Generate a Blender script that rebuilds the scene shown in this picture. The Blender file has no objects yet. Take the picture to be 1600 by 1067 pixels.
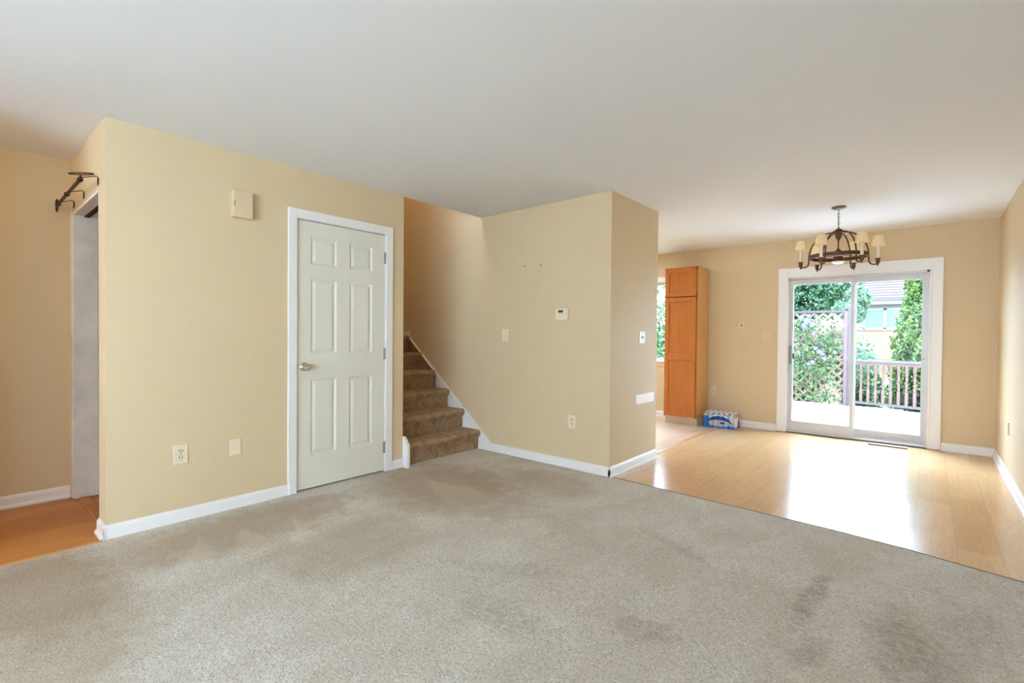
import bpy, bmesh, math, random
import numpy as np
from mathutils import Vector, Matrix
random.seed(7); RNG = np.random.default_rng(7)
C = bpy.context.scene.collection
SC = bpy.context.scene

# ------------------------------------------------------------------ camera, sky, sun, lights, exposure
def rad(a): return math.radians(a)
YAW, PITCH, ROLL, FPX, CAMH = 40.6595, -0.7611, 0.4833, 759.816, 1.2047
cy, sy = math.cos(rad(YAW)), math.sin(rad(YAW))
_f = Vector((-sy, cy, 0)); _r = Vector((cy, sy, 0)); _u = Vector((0, 0, 1))
_f2 = _f*math.cos(rad(PITCH)) + _u*math.sin(rad(PITCH)); _u2 = _u*math.cos(rad(PITCH)) - _f*math.sin(rad(PITCH))
_R = _r*math.cos(rad(ROLL)) + _u2*math.sin(rad(ROLL)); _U = _u2*math.cos(rad(ROLL)) - _r*math.sin(rad(ROLL))
cam_data = bpy.data.cameras.new('camera'); cam_data.sensor_width = 36; cam_data.sensor_fit = 'HORIZONTAL'
cam_data.lens = FPX/1600*36; cam_data.clip_start = .05; cam_data.clip_end = 300
cam = bpy.data.objects.new('camera', cam_data); C.objects.link(cam); SC.camera = cam
cam.matrix_world = Matrix(((_R.x, _U.x, -_f2.x, 0), (_R.y, _U.y, -_f2.y, 0), (_R.z, _U.z, -_f2.z, CAMH), (0, 0, 0, 1)))

SC.view_settings.view_transform = 'Standard'; SC.view_settings.look = 'None'
SC.view_settings.gamma = 1; SC.view_settings.use_curve_mapping = False
SC.view_settings.exposure = 0.10
SC.cycles.use_denoising = True
SC.cycles.max_bounces = 14; SC.cycles.diffuse_bounces = 8; SC.cycles.transparent_max_bounces = 24
SC.cycles.sample_clamp_indirect = 8

world = bpy.data.worlds.new('sky'); SC.world = world; world.use_nodes = True
bg = world.node_tree.nodes['Background']; bg.inputs[0].default_value = (.562, .768, 1, 1); bg.inputs[1].default_value = 20

def lamp(name, kind, loc, power, color=(1, 1, 1), rot=(0, 0, 0), **kw):
    d = bpy.data.lights.new(name, kind); d.energy = power; d.color = color
    for k, v in kw.items(): setattr(d, k, v)
    o = bpy.data.objects.new(name, d); C.objects.link(o); o.location = loc; o.rotation_euler = rot
    return o
sun = lamp('sun', 'SUN', (0, 0, 10), 8.0, (.54, .77, 1), angle=rad(35))
sun.rotation_euler = Vector((-.40, .70, .95)).to_track_quat('Z', 'Y').to_euler()
# fill lamps added at the unseen rear windows, the kitchen ceiling and upstairs
lamp('front_window_fill', 'AREA', (-.85, -2.93, 1.35), 21, (.72, .812, 1), (rad(94), 0, 0), shape='RECTANGLE', size=2.2, size_y=1.7)
lamp('side_window_fill', 'AREA', (.50, -2.0, 1.4), 6, (.72, .812, 1), (rad(90), 0, rad(90)), shape='RECTANGLE', size=.9, size_y=1.2)
lamp('foyer_ceiling_light', 'POINT', (-4.2, -1.3, 2.2), 23, (1, .90, .62), shadow_soft_size=.12)
lamp('kitchen_ceiling_fill', 'AREA', (-4.2, 5.8, 2.4), 64, (.61, .78, 1), (0, 0, 0), shape='DISK', size=.5)
lamp('upstairs_fill', 'POINT', (-4.1, 3.2, 4.2), 12, (1, .88, .64), shadow_soft_size=.15)

# ------------------------------------------------------------------ dimensions
XA, YA0, YA1, XE, YT, YE1, YB, XR, XH, H = -3.611, .600, 2.694, -2.067, 3.695, 4.628, 7.019, .527, -4.759, 2.44
YF = -3.0

# ------------------------------------------------------------------ materials
def lin(c):
    def f(v):
        v /= 255
        return v/12.92 if v <= .04045 else ((v+.055)/1.055)**2.4
    return (f(c[0]), f(c[1]), f(c[2]), 1)
class NT:
    def __init__(s, name):
        s.m = bpy.data.materials.new(name); s.m.use_nodes = True
        s.t = s.m.node_tree; s.b = s.t.nodes['Principled BSDF']; s.out = s.t.nodes['Material Output']
    def n(s, ty, **kw):
        x = s.t.nodes.new(ty)
        for k, v in kw.items(): setattr(x, k, v)
        return x
    def l(s, a, b): s.t.links.new(a, b)
    def coord(s, scale=(1, 1, 1), rot=(0, 0, 0), loc=(0, 0, 0)):
        g = s.n('ShaderNodeNewGeometry'); m = s.n('ShaderNodeMapping')
        m.inputs['Scale'].default_value = scale; m.inputs['Rotation'].default_value = rot; m.inputs['Location'].default_value = loc
        s.l(g.outputs['Position'], m.inputs[0]); return m.outputs[0]
    def noise(s, co, scale, detail=3, rough=.55, dist=0):
        x = s.n('ShaderNodeTexNoise'); x.inputs['Scale'].default_value = scale; x.inputs['Detail'].default_value = detail
        x.inputs['Roughness'].default_value = rough; x.inputs['Distortion'].default_value = dist
        s.l(co, x.inputs['Vector']); return x.outputs['Fac']
    def ramp(s, fac, stops):
        r = s.n('ShaderNodeValToRGB'); e = r.color_ramp.elements
        while len(e) < len(stops): e.new(.5)
        for el, (p, c) in zip(e, stops): el.position = p; el.color = c
        s.l(fac, r.inputs[0]); return r.outputs[0]
    def mix(s, fac, a, b, mode='MIX'):
        x = s.n('ShaderNodeMix', data_type='RGBA', blend_type=mode)
        for sock, v in ((x.inputs[0], fac), (x.inputs[6], a), (x.inputs[7], b)):
            if hasattr(v, 'links'): s.l(v, sock)
            else: sock.default_value = v
        return x.outputs[2]
    def math(s, op, a, b=0.0, c=0.0):
        x = s.n('ShaderNodeMath', operation=op)
        for sock, v in zip(x.inputs, (a, b, c)):
            if hasattr(v, 'links'): s.l(v, sock)
            else: sock.default_value = v
        return x.outputs[0]
    def bump(s, fac, strength, dist=.002):
        x = s.n('ShaderNodeBump'); x.inputs['Strength'].default_value = strength; x.inputs['Distance'].default_value = dist
        s.l(fac, x.inputs['Height']); s.l(x.outputs[0], s.b.inputs['Normal'])
def simple(name, rgb, rough=.5, metal=0, spec=.5, bump=None, var=0):
    k = NT(name); k.b.inputs['Roughness'].default_value = rough; k.b.inputs['Metallic'].default_value = metal
    k.b.inputs['Specular IOR Level'].default_value = spec; c = lin(rgb); k.b.inputs['Base Color'].default_value = c
    if var:
        f = k.noise(k.coord(), 6, 4)
        lo = tuple(v*(1-var) for v in c[:3])+(1,); hi = tuple(min(1, v*(1+var)) for v in c[:3])+(1,)
        k.l(k.ramp(f, [(.3, lo), (.7, hi)]), k.b.inputs['Base Color'])
    if bump: k.bump(k.noise(k.coord(), bump[0], 3), bump[1], .001)
    return k.m
M = {}
M['wall'] = simple('tan_wall_paint', (212, 189.5, 153), .55, spec=.3, bump=(260, .12), var=.012)
M['ceiling'] = simple('white_ceiling_paint', (232, 232, 232), .8, spec=.2, bump=(200, .1))
M['trim'] = simple('white_trim_paint', (236, 233, 230), .35, var=.01)
M['door'] = simple('white_door_paint', (224, 220, 206), .42, var=.01)
M['jamb'] = simple('scuffed_grey_jamb_paint', (220, 214, 206), .5, var=.12)
M['vinyl'] = simple('white_vinyl', (206, 203, 202), .3)
M['plate'] = simple('almond_plate_plastic', (228, 211, 182), .35)
M['white_plate'] = simple('white_plate_plastic', (240, 234, 224), .35)
M['tan_plate'] = simple('painted_plate', (216, 196, 158), .5)
M['slot'] = simple('dark_slot', (60, 52, 44), .6)
M['screen'] = simple('thermostat_screen', (70, 66, 56), .25)
M['nickel'] = simple('polished_nickel', (214, 206, 190), .16, 1)
M['steel'] = simple('brushed_hinge_steel', (150, 148, 140), .4, .8)
M['bronze'] = simple('oil_rubbed_bronze', (50, 27, 21), .45, .35, var=.3)
M['brown_metal'] = simple('brown_chandelier_metal', (96, 58, 36), .5, .35, var=.25)
M['pewter'] = simple('pewter_canopy', (132, 122, 114), .4, .7)
M['gap'] = simple('dark_gap', (38, 34, 30), .8)
M['closet'] = simple('closet_wall', (150, 120, 92), .7)
M['candle'] = simple('cream_candle_sleeve', (238, 228, 208), .5)
M['opal'] = simple('opal_glass', (250, 250, 248), .2)

def k_shade():
    k = NT('cream_lamp_shade'); k.b.inputs['Base Color'].default_value = lin((250, 240, 212)); k.b.inputs['Roughness'].default_value = .8
    k.b.inputs['Transmission Weight'].default_value = 0
    tr = k.n('ShaderNodeBsdfTranslucent'); tr.inputs[0].default_value = lin((252, 236, 196))
    mx = k.n('ShaderNodeMixShader'); mx.inputs[0].default_value = .5
    k.l(k.b.outputs[0], mx.inputs[1]); k.l(tr.outputs[0], mx.inputs[2]); k.l(mx.outputs[0], k.out.inputs[0]); return k.m
M['shade'] = k_shade()
def k_glass():
    k = NT('clear_window_glass'); fr = k.n('ShaderNodeFresnel'); fr.inputs[0].default_value = 1.12
    tr = k.n('ShaderNodeBsdfTransparent'); gl = k.n('ShaderNodeBsdfGlossy'); gl.inputs['Roughness'].default_value = .02
    mx = k.n('ShaderNodeMixShader'); k.l(fr.outputs[0], mx.inputs[0]); k.l(tr.outputs[0], mx.inputs[1]); k.l(gl.outputs[0], mx.inputs[2])
    k.l(mx.outputs[0], k.out.inputs[0]); return k.m
M['glass'] = k_glass()
def k_carpet():
    k = NT('beige_cut_pile_carpet'); co = k.coord()
    fine = k.noise(co, 120, 4, .75, .5); mid = k.noise(co, 30, 5, .75, .8); big = k.noise(k.coord((1.6, 1, 1)), 2.2, 5, .6, .6)
    base = k.ramp(fine, [(.33, lin((152, 138, 120))), (.44, lin((220, 210, 195))), (.58, lin((234, 226, 212))), (.70, lin((252, 247, 238)))])
    c1 = k.mix(k.math('MULTIPLY', k.ramp(mid, [(.42, (0, 0, 0, 1)), (.72, (1, 1, 1, 1))]), .38), base, lin((166, 152, 134)))
    c2 = k.mix(k.math('MULTIPLY', k.ramp(big, [(.40, (1, 1, 1, 1)), (.62, (0, 0, 0, 1))]), .36), c1, lin((182, 163, 136)))
    fl = k.noise(k.coord((1, 1, 1), loc=(3, 7, 0)), 85, 2, .6, .8)
    c2 = k.mix(k.math('MULTIPLY', k.ramp(fl, [(.56, (0, 0, 0, 1)), (.66, (1, 1, 1, 1))]), .34), c2, lin((112, 98, 82)))
    c2 = k.mix(k.math('MULTIPLY', k.ramp(fl, [(.32, (1, 1, 1, 1)), (.42, (0, 0, 0, 1))]), .5), c2, lin((246, 241, 232)))
    # trodden stains and vacuum fans: marks in the pile with their own outline
    sep = k.n('ShaderNodeSeparateXYZ'); g = k.n('ShaderNodeNewGeometry'); k.l(g.outputs['Position'], sep.inputs[0])
    X, Y = sep.outputs[0], sep.outputs[1]
    warp = k.math('MULTIPLY', k.math('SUBTRACT', k.noise(co, 7, 4, .7), .5), 2.0)
    total = None
    for (px, py, rx, ry, ang, s) in ((-.40, 2.60, .055, .36, -3, .75), (-.33, 2.15, .06, .16, -10, .5), (-.02, 2.35, .16, .42, 14, .65), (-1.1, 2.72, .30, .05, -25, .3),
                                     (-.86, 1.85, .16, .10, 15, .5), (-1.35, 1.55, .25, .12, 0, .4), (.16, 2.75, .12, .3, 0, .35), (-1.6, 1.9, .35, .09, 30, .3)):
        dx = k.math('SUBTRACT', X, px); dy = k.math('SUBTRACT', Y, py); ca, sa = math.cos(rad(ang)), math.sin(rad(ang))
        u = k.math('ADD', k.math('MULTIPLY', dx, ca/rx), k.math('MULTIPLY', dy, sa/rx))
        v = k.math('ADD', k.math('MULTIPLY', dx, -sa/ry), k.math('MULTIPLY', dy, ca/ry))
        r2 = k.math('ADD', k.math('MULTIPLY', u, u), k.math('MULTIPLY', v, v))
        m = k.math('SUBTRACT', 1.15, k.math('ADD', r2, warp)); m = k.math('MULTIPLY', m, 1.0); m = k.math('MINIMUM', k.math('MAXIMUM', m, 0), 1)
        m = k.math('MULTIPLY', m, s); total = m if total is None else k.math('MAXIMUM', total, m)
    soil = None
    for (px, py, rx, ry, s) in ((-3.05, .30, .75, .30, 1), (-3.2, 1.2, .35, .75, .8), (-2.5, .25, .4, .35, .7), (-2.9, 2.6, .8, .55, .9), (-2.5, 1.5, .35, .5, .5), (-2.4, 3.2, .5, .3, .6)):
        dx = k.math('DIVIDE', k.math('SUBTRACT', X, px), rx); dy = k.math('DIVIDE', k.math('SUBTRACT', Y, py), ry)
        m = k.math('SUBTRACT', 1.3, k.math('ADD', k.math('ADD', k.math('MULTIPLY', dx, dx), k.math('MULTIPLY', dy, dy)), k.math('MULTIPLY', warp, .9)))
        m = k.math('MULTIPLY', k.math('MINIMUM', k.math('MAXIMUM', m, 0), 1), s); soil = m if soil is None else k.math('MAXIMUM', soil, m)
    c2 = k.mix(k.math('MULTIPLY', soil, .72), c2, lin((162, 134, 96)))
    c3 = k.mix(k.math('MULTIPLY', total, k.math('ADD', .25, k.math('MULTIPLY', k.ramp(mid, [(.38, (0, 0, 0, 1)), (.60, (1, 1, 1, 1))]), .6))), c2, lin((136, 118, 98)))
    fan = None
    for (ax, ay, bx, by, w) in ((-3.30, .98, -2.86, .86, .10), (-3.28, 1.20, -2.85, 1.12, .13), (-3.14, 1.47, -2.70, 1.36, .10), (-3.36, 1.90, -2.85, 1.86, .17), (-3.30, 2.62, -2.6, 2.5, .22)):
        L = math.hypot(bx-ax, by-ay); ux, uy = (bx-ax)/L, (by-ay)/L
        dx = k.math('SUBTRACT', X, ax); dy = k.math('SUBTRACT', Y, ay)
        t = k.math('ADD', k.math('MULTIPLY', dx, ux/L), k.math('MULTIPLY', dy, uy/L))
        s_ = k.math('ABSOLUTE', k.math('ADD', k.math('MULTIPLY', dx, -uy/w), k.math('MULTIPLY', dy, ux/w)))
        e = k.math('MULTIPLY', k.math('ADD', k.math('SUBTRACT', t, s_), k.math('MULTIPLY', warp, .35)), 3.5); e = k.math('MINIMUM', k.math('MAXIMUM', e, 0), 1)
        fade = k.math('MINIMUM', k.math('MAXIMUM', k.math('MULTIPLY', k.math('SUBTRACT', 1.25, t), 1.6), 0), 1)
        e = k.math('MULTIPLY', e, fade); fan = e if fan is None else k.math('MAXIMUM', fan, e)
    c4 = k.mix(k.math('MULTIPLY', fan, .26), c3, lin((240, 226, 200)))
    k.l(c4, k.b.inputs['Base Color']); k.b.inputs['Roughness'].default_value = .95; k.b.inputs['Specular IOR Level'].default_value = .1
    k.b.inputs['Sheen Weight'].default_value = .15
    h = k.math('ADD', fine, k.math('ADD', k.math('MULTIPLY', mid, 1.2), k.math('MULTIPLY', fl, -.6))); k.bump(h, .8, .010); return k.m
M['carpet'] = k_carpet()
def k_stair():
    k = NT('brown_stair_carpet'); co = k.coord()
    fine = k.noise(co, 220, 3, .7); mid = k.noise(co, 14, 5, .65, .5)
    base = k.ramp(fine, [(.3, lin((140, 112, 86))), (.7, lin((188, 160, 128)))])
    c = k.mix(k.math('MULTIPLY', k.ramp(mid, [(.46, (0, 0, 0, 1)), (.62, (1, 1, 1, 1))]), .55), base, lin((112, 82, 58)))
    k.l(c, k.b.inputs['Base Color']); k.b.inputs['Roughness'].default_value = .95; k.b.inputs['Specular IOR Level'].default_value = .1
    k.bump(fine, .6, .006); return k.m
M['stair'] = k_stair()
def k_wood(name, light, dark, rough, off=0.0, plank=.19, seam=1.0, x0=-.815):
    """planks along Y with a plank-wise tone, long grain and thin seams"""
    k = NT(name); sep = k.n('ShaderNodeSeparateXYZ'); g = k.n('ShaderNodeNewGeometry'); k.l(g.outputs['Position'], sep.inputs[0])
    X, Y = sep.outputs[0], sep.outputs[1]
    q = k.math('DIVIDE', k.math('SUBTRACT', X, x0), plank); idx = k.math('FLOOR', q); fr = k.math('FRACT', q)
    wn = k.n('ShaderNodeTexWhiteNoise', noise_dimensions='1D'); k.l(idx, wn.inputs['W']); rnd = wn.outputs['Value']
    qy = k.math('ADD', k.math('DIVIDE', Y, 1.2), k.math('MULTIPLY', rnd, 7)); fy = k.math('FRACT', qy)
    wn2 = k.n('ShaderNodeTexWhiteNoise', noise_dimensions='2D'); cmb = k.n('ShaderNodeCombineXYZ'); k.l(idx, cmb.inputs[0]); k.l(k.math('FLOOR', qy), cmb.inputs[1])
    k.l(cmb.outputs[0], wn2.inputs['Vector'])
    gr = k.noise(k.coord((14, 1.2, 1), loc=(off, 0, 0)), 3.0, 6, .6, 1.2); gr2 = k.noise(k.coord((60, 2, 1)), 4, 3)
    f = k.math('ADD', k.math('MULTIPLY', gr, .7), k.math('ADD', k.math('MULTIPLY', gr2, .15), k.math('MULTIPLY', wn2.outputs['Value'], .28)))
    c = k.ramp(f, [(.30, lin(dark)), (.75, lin(light))])
    e = k.math('LESS_THAN', k.math('MINIMUM', fr, k.math('SUBTRACT', 1, fr)), .010)
    e2 = k.math('LESS_THAN', fy, .002); e = k.math('MAXIMUM', e, e2)
    c = k.mix(k.math('MULTIPLY', e, .5*seam), c, lin((120, 78, 44)))
    k.l(c, k.b.inputs['Base Color']); k.b.inputs['Roughness'].default_value = rough; k.b.inputs['Specular IOR Level'].default_value = .27
    k.l(k.math('ADD', rough-.05, k.math('MULTIPLY', k.noise(k.coord(), 3.5, 4), .10)), k.b.inputs['Roughness'])
    k.bump(k.math('SUBTRACT', 1, e), .25, .0012); return k.m
M['laminate'] = k_wood('honey_laminate', (212, 176, 134), (194, 152, 106), .20, seam=.55)
M['foyer_wood'] = k_wood('orange_foyer_laminate', (190, 126, 64), (166, 100, 44), .36, 3)
M['kitchen_floor'] = k_wood('pale_kitchen_vinyl', (222, 200, 178), (196, 168, 142), .20, 5, .3, .4)
def k_cabwood(name, a, b, rough=.35):
    k = NT(name); gr = k.noise(k.coord((22, 22, 1.1)), 2.5, 6, .6, .8); k.l(k.ramp(gr, [(.3, lin(b)), (.7, lin(a))]), k.b.inputs['Base Color'])
    k.b.inputs['Roughness'].default_value = rough; return k.m
M['cab'] = k_cabwood('honey_maple', (198, 120, 48), (178, 98, 32))
M['cab_side'] = k_cabwood('pale_maple_side', (220, 172, 108), (208, 156, 92))
M['toe'] = simple('grey_toe_kick', (206, 190, 174), .5, var=.06)
M['threshold'] = simple('threshold_strip', (196, 146, 92), .4)
# outdoors
M['deck'] = k_wood('sun_bleached_deck_board', (190, 186, 186), (172, 166, 166), .7, plank=9, seam=0)
M['lattice'] = simple('weathered_lattice_wood', (114, 86, 74), .8, var=.12)
M['post'] = simple('weathered_post_wood', (66, 56, 57), .8, var=.1)
M['rail'] = simple('weathered_rail_wood', (96, 66, 62), .7, var=.12)
M['railtop'] = simple('weathered_rail_cap', (74, 66, 66), .7, var=.1)
M['fence'] = simple('cedar_fence_board', (124, 94, 68), .8, var=.1)
M['siding'] = simple('cream_siding', (100, 92, 84), .8)
M['roof'] = simple('mauve_roof_shingle', (70, 55, 53), .9, var=.14)
M['gutter'] = simple('grey_gutter', (70, 64, 66), .5)
M['win_white'] = simple('white_window_trim', (122, 117, 113), .5)
M['win_glass'] = simple('reflective_pane', (84, 98, 96), .2)
M['bark'] = simple('brown_bark', (80, 60, 48), .9, var=.2)
M['lawn'] = simple('sunlit_lawn', (84, 108, 48), .95, var=.22)
def k_leaf(name, cols, trans=.35, rough=.55, alb=.30):
    k = NT(name); g = k.n('ShaderNodeNewGeometry'); c = k.ramp(g.outputs['Random Per Island'], [(p, tuple(q*alb for q in lin(v)[:3])+(1,)) for p, v in cols])
    k.l(c, k.b.inputs['Base Color']); k.b.inputs['Roughness'].default_value = rough
    tr = k.n('ShaderNodeBsdfTranslucent'); k.l(c, tr.inputs[0]); mx = k.n('ShaderNodeMixShader'); mx.inputs[0].default_value = trans
    k.l(k.b.outputs[0], mx.inputs[1]); k.l(tr.outputs[0], mx.inputs[2]); k.l(mx.outputs[0], k.out.inputs[0]); return k.m
M['arb'] = k_leaf('arborvitae_spray', [(0, (58, 92, 40)), (.5, (104, 142, 58)), (1, (176, 200, 96))], .3, alb=.48)
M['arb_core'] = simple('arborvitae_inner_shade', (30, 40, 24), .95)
M['tree'] = k_leaf('blue_green_leaf', [(0, (46, 92, 66)), (.6, (94, 148, 104)), (1, (170, 214, 156))], .4, alb=.36)
M['paletree'] = k_leaf('pale_mint_leaf', [(0, (130, 180, 140)), (1, (196, 226, 180))], .4)
M['vine'] = k_leaf('clematis_leaf', [(0, (52, 104, 56)), (.6, (110, 164, 84)), (1, (176, 208, 124))], .35)
M['shrub'] = k_leaf('light_shrub_leaf', [(0, (60, 120, 66)), (.5, (120, 176, 96)), (1, (190, 218, 150))], .35)
M['darkshrub'] = k_leaf('dark_shrub_leaf', [(0, (44, 52, 34)), (.5, (82, 104, 52)), (1, (128, 150, 82))], .3)
M['petal'] = k_leaf('lavender_petal', [(0, (206, 190, 226)), (1, (240, 230, 250))], .3, alb=.15)
M['flower_eye'] = simple('yellow_green_flower_eye', (206, 206, 120), .7)
M['plastic_wrap'] = None
def k_wrap():
    k = NT('printed_shrink_wrap'); tc = k.n('ShaderNodeTexCoord'); sep = k.n('ShaderNodeSeparateXYZ'); k.l(tc.outputs['Object'], sep.inputs[0])
    k.b.inputs['Base Color'].default_value = lin((232, 234, 240)); k.b.inputs['Roughness'].default_value = .18
    k.b.inputs['Alpha'].default_value = .35; return k.m
M['wrap'] = k_wrap()
M['blue'] = simple('blue_print_film', (38, 110, 196), .22)
M['navy'] = simple('navy_print_film', (24, 62, 140), .22)
M['lightblue'] = simple('pale_blue_print_film', (160, 200, 232), .25)
def k_water():
    k = NT('clear_bottle_plastic'); k.b.inputs['Base Color'].default_value = lin((226, 232, 240)); k.b.inputs['Roughness'].default_value = .12
    k.b.inputs['Transmission Weight'].default_value = .55; k.b.inputs['IOR'].default_value = 1.2; return k.m
M['bottle'] = k_water()
M['cap'] = simple('white_bottle_cap', (240, 232, 236), .4)

# ------------------------------------------------------------------ mesh helpers
class MB:
    def __init__(s): s.bm = bmesh.new()
    def box(s, lo, hi, bev=0, seg=2):
        b = bmesh.new(); lo = Vector(lo); hi = Vector(hi)
        bmesh.ops.create_cube(b, size=1, matrix=Matrix.Translation((lo+hi)/2) @ Matrix.Diagonal((*(hi-lo), 1)))
        if bev: bmesh.ops.bevel(b, geom=list(b.edges), offset=bev, segments=seg, affect='EDGES', profile=.5)
        s.add(b); return s
    def add(s, b, mat=None):
        if mat is not None: b.transform(mat)
        me = bpy.data.meshes.new('tmp'); b.to_mesh(me); b.free(); s.bm.from_mesh(me); bpy.data.meshes.remove(me)
    def prism(s, pts, z0, z1):
        """polygon (x,y) extruded z0..z1"""
        b = s.bm; lo = [b.verts.new((x, y, z0)) for x, y in pts]; hi = [b.verts.new((x, y, z1)) for x, y in pts]
        n = len(pts); b.faces.new(lo[::-1]); b.faces.new(hi)
        for i in range(n): b.faces.new((lo[i], lo[(i+1) % n], hi[(i+1) % n], hi[i]))
        return s
    def extrude(s, pts3, vec):
        b = s.bm; vec = Vector(vec); lo = [b.verts.new(p) for p in pts3]; hi = [b.verts.new(Vector(p)+vec) for p in pts3]
        n = len(lo); b.faces.new(lo[::-1]); b.faces.new(hi)
        for i in range(n): b.faces.new((lo[i], lo[(i+1) % n], hi[(i+1) % n], hi[i]))
        return s
    def tube(s, pts, r, n=10, cap=True):
        pts = [Vector(p) for p in pts]; rs = r if isinstance(r, (list, tuple)) else [r]*len(pts); rings = []
        t0 = (pts[1]-pts[0]).normalized(); up = Vector((0, 0, 1)) if abs(t0.z) < .9 else Vector((1, 0, 0))
        for i, p in enumerate(pts):
            t = (pts[min(i+1, len(pts)-1)]-pts[max(i-1, 0)]).normalized()
            a = t.cross(up).normalized(); up = a.cross(t).normalized()
            rings.append([s.bm.verts.new(p+(a*math.cos(2*math.pi*k/n)+up*math.sin(2*math.pi*k/n))*rs[i]) for k in range(n)])
        for A, B in zip(rings, rings[1:]):
            for k in range(n): s.bm.faces.new((A[k], A[(k+1) % n], B[(k+1) % n], B[k]))
        if cap:
            s.bm.faces.new(rings[0][::-1]); s.bm.faces.new(rings[-1])
        return s
    def loop(s, pts, r, n=8):
        pts = [Vector(p) for p in pts]; m = len(pts); rings = []
        nrm = (pts[1]-pts[0]).cross(pts[2]-pts[1]).normalized()
        for i, p in enumerate(pts):
            t = (pts[(i+1) % m]-pts[i-1]).normalized(); a = t.cross(nrm).normalized()
            rings.append([s.bm.verts.new(p+(a*math.cos(2*math.pi*k/n)+nrm*math.sin(2*math.pi*k/n))*r) for k in range(n)])
        for i in range(m):
            A, B = rings[i], rings[(i+1) % m]
            for k in range(n): s.bm.faces.new((A[k], A[(k+1) % n], B[(k+1) % n], B[k]))
        return s
    def lathe(s, prof, c, n=24, axis='Z', closed=False):
        c = Vector(c); rings = []
        for r, z in prof:
            ring = []
            for k in range(n):
                a = 2*math.pi*k/n; u, v = max(r, 1e-4)*math.cos(a), max(r, 1e-4)*math.sin(a)
                ring.append(s.bm.verts.new(c+Vector({'Z': (u, v, z), 'X': (z, u, v), 'Y': (u, z, v)}[axis])))
            rings.append(ring)
        for A, B in zip(rings, rings[1:]):
            for k in range(n): s.bm.faces.new((A[k], A[(k+1) % n], B[(k+1) % n], B[k]))
        if closed:
            A, B = rings[-1], rings[0]
            for k in range(n): s.bm.faces.new((A[k], A[(k+1) % n], B[(k+1) % n], B[k]))
        else:
            s.bm.faces.new(rings[0][::-1]); s.bm.faces.new(rings[-1])
        return s
    def panel_slab(s, O, U, V, N, w, h, t, panels, prof):
        """slab w x h (U,V) of thickness t behind the face with normal N; panels = (u0,v0,u1,v1) with nested (inset, depth) rings"""
        O, U, V, N = Vector(O), Vector(U), Vector(V), Vector(N); b = s.bm
        P = lambda u, v, d=0: b.verts.new(O+U*u+V*v+N*d)
        us = sorted({0, w, *[p[0] for p in panels], *[p[2] for p in panels]}); vs = sorted({0, h, *[p[1] for p in panels], *[p[3] for p in panels]})
        for i in range(len(us)-1):
            for j in range(len(vs)-1):
                um, vm = (us[i]+us[i+1])/2, (vs[j]+vs[j+1])/2
                if any(p[0] < um < p[2] and p[1] < vm < p[3] for p in panels): continue
                b.faces.new((P(us[i], vs[j]), P(us[i+1], vs[j]), P(us[i+1], vs[j+1]), P(us[i], vs[j+1])))
        for (u0, v0, u1, v1) in panels:
            prev = [P(u0, v0), P(u1, v0), P(u1, v1), P(u0, v1)]
            for ins, d in prof:
                cur = [P(u0+ins, v0+ins, d), P(u1-ins, v0+ins, d), P(u1-ins, v1-ins, d), P(u0+ins, v1-ins, d)]
                for q in range(4): b.faces.new((prev[q], prev[(q+1) % 4], cur[(q+1) % 4], cur[q]))
                prev = cur
            b.faces.new(prev)
        f = [P(0, 0), P(w, 0), P(w, h), P(0, h)]; k = [P(0, 0, -t), P(w, 0, -t), P(w, h, -t), P(0, h, -t)]
        for q in range(4): b.faces.new((f[q], k[q], k[(q+1) % 4], f[(q+1) % 4]))
        b.faces.new(k[::-1]); return s
    def build(s, name, m, parent=None, origin=None, smooth=False, fix=True):
        if fix:
            bmesh.ops.remove_doubles(s.bm, verts=s.bm.verts, dist=1e-5)
            bmesh.ops.recalc_face_normals(s.bm, faces=s.bm.faces)
        off = Vector((0, 0, 0)); q = parent
        while q is not None: off += q.location; q = q.parent
        loc = Vector((0, 0, 0))
        if origin is not None: loc = Vector(origin)-off
        s.bm.transform(Matrix.Translation(-(off+loc)))
        me = bpy.data.meshes.new(name); s.bm.to_mesh(me); s.bm.free()
        return link(name, me, m, parent, loc, smooth)
def link(name, me, m, parent=None, loc=(0, 0, 0), smooth=False):
    me.materials.append(M[m] if isinstance(m, str) else m)
    if smooth:
        for p in me.polygons: p.use_smooth = True
        if smooth != 'all': me.set_sharp_from_angle(angle=rad(40))
    o = bpy.data.objects.new(name, me); C.objects.link(o); o.parent = parent; o.location = loc; return o
def tag(o, label, cat, group=None, kind=None):
    o['label'] = label; o['category'] = cat
    if group: o['group'] = group
    if kind: o['kind'] = kind
    return o
def thing(name, loc, label, cat, group=None, kind=None, parent=None):
    o = bpy.data.objects.new(name, None); C.objects.link(o); o.location = loc; o.empty_display_size = .1
    return tag(o, label, cat, group, kind)
def struct(mb, name, m, label, cat, smooth=False):
    return tag(mb.build(name, m, smooth=smooth), label, cat, kind='structure')
def B(*a, **k): return MB().box(*a, **k)

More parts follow.
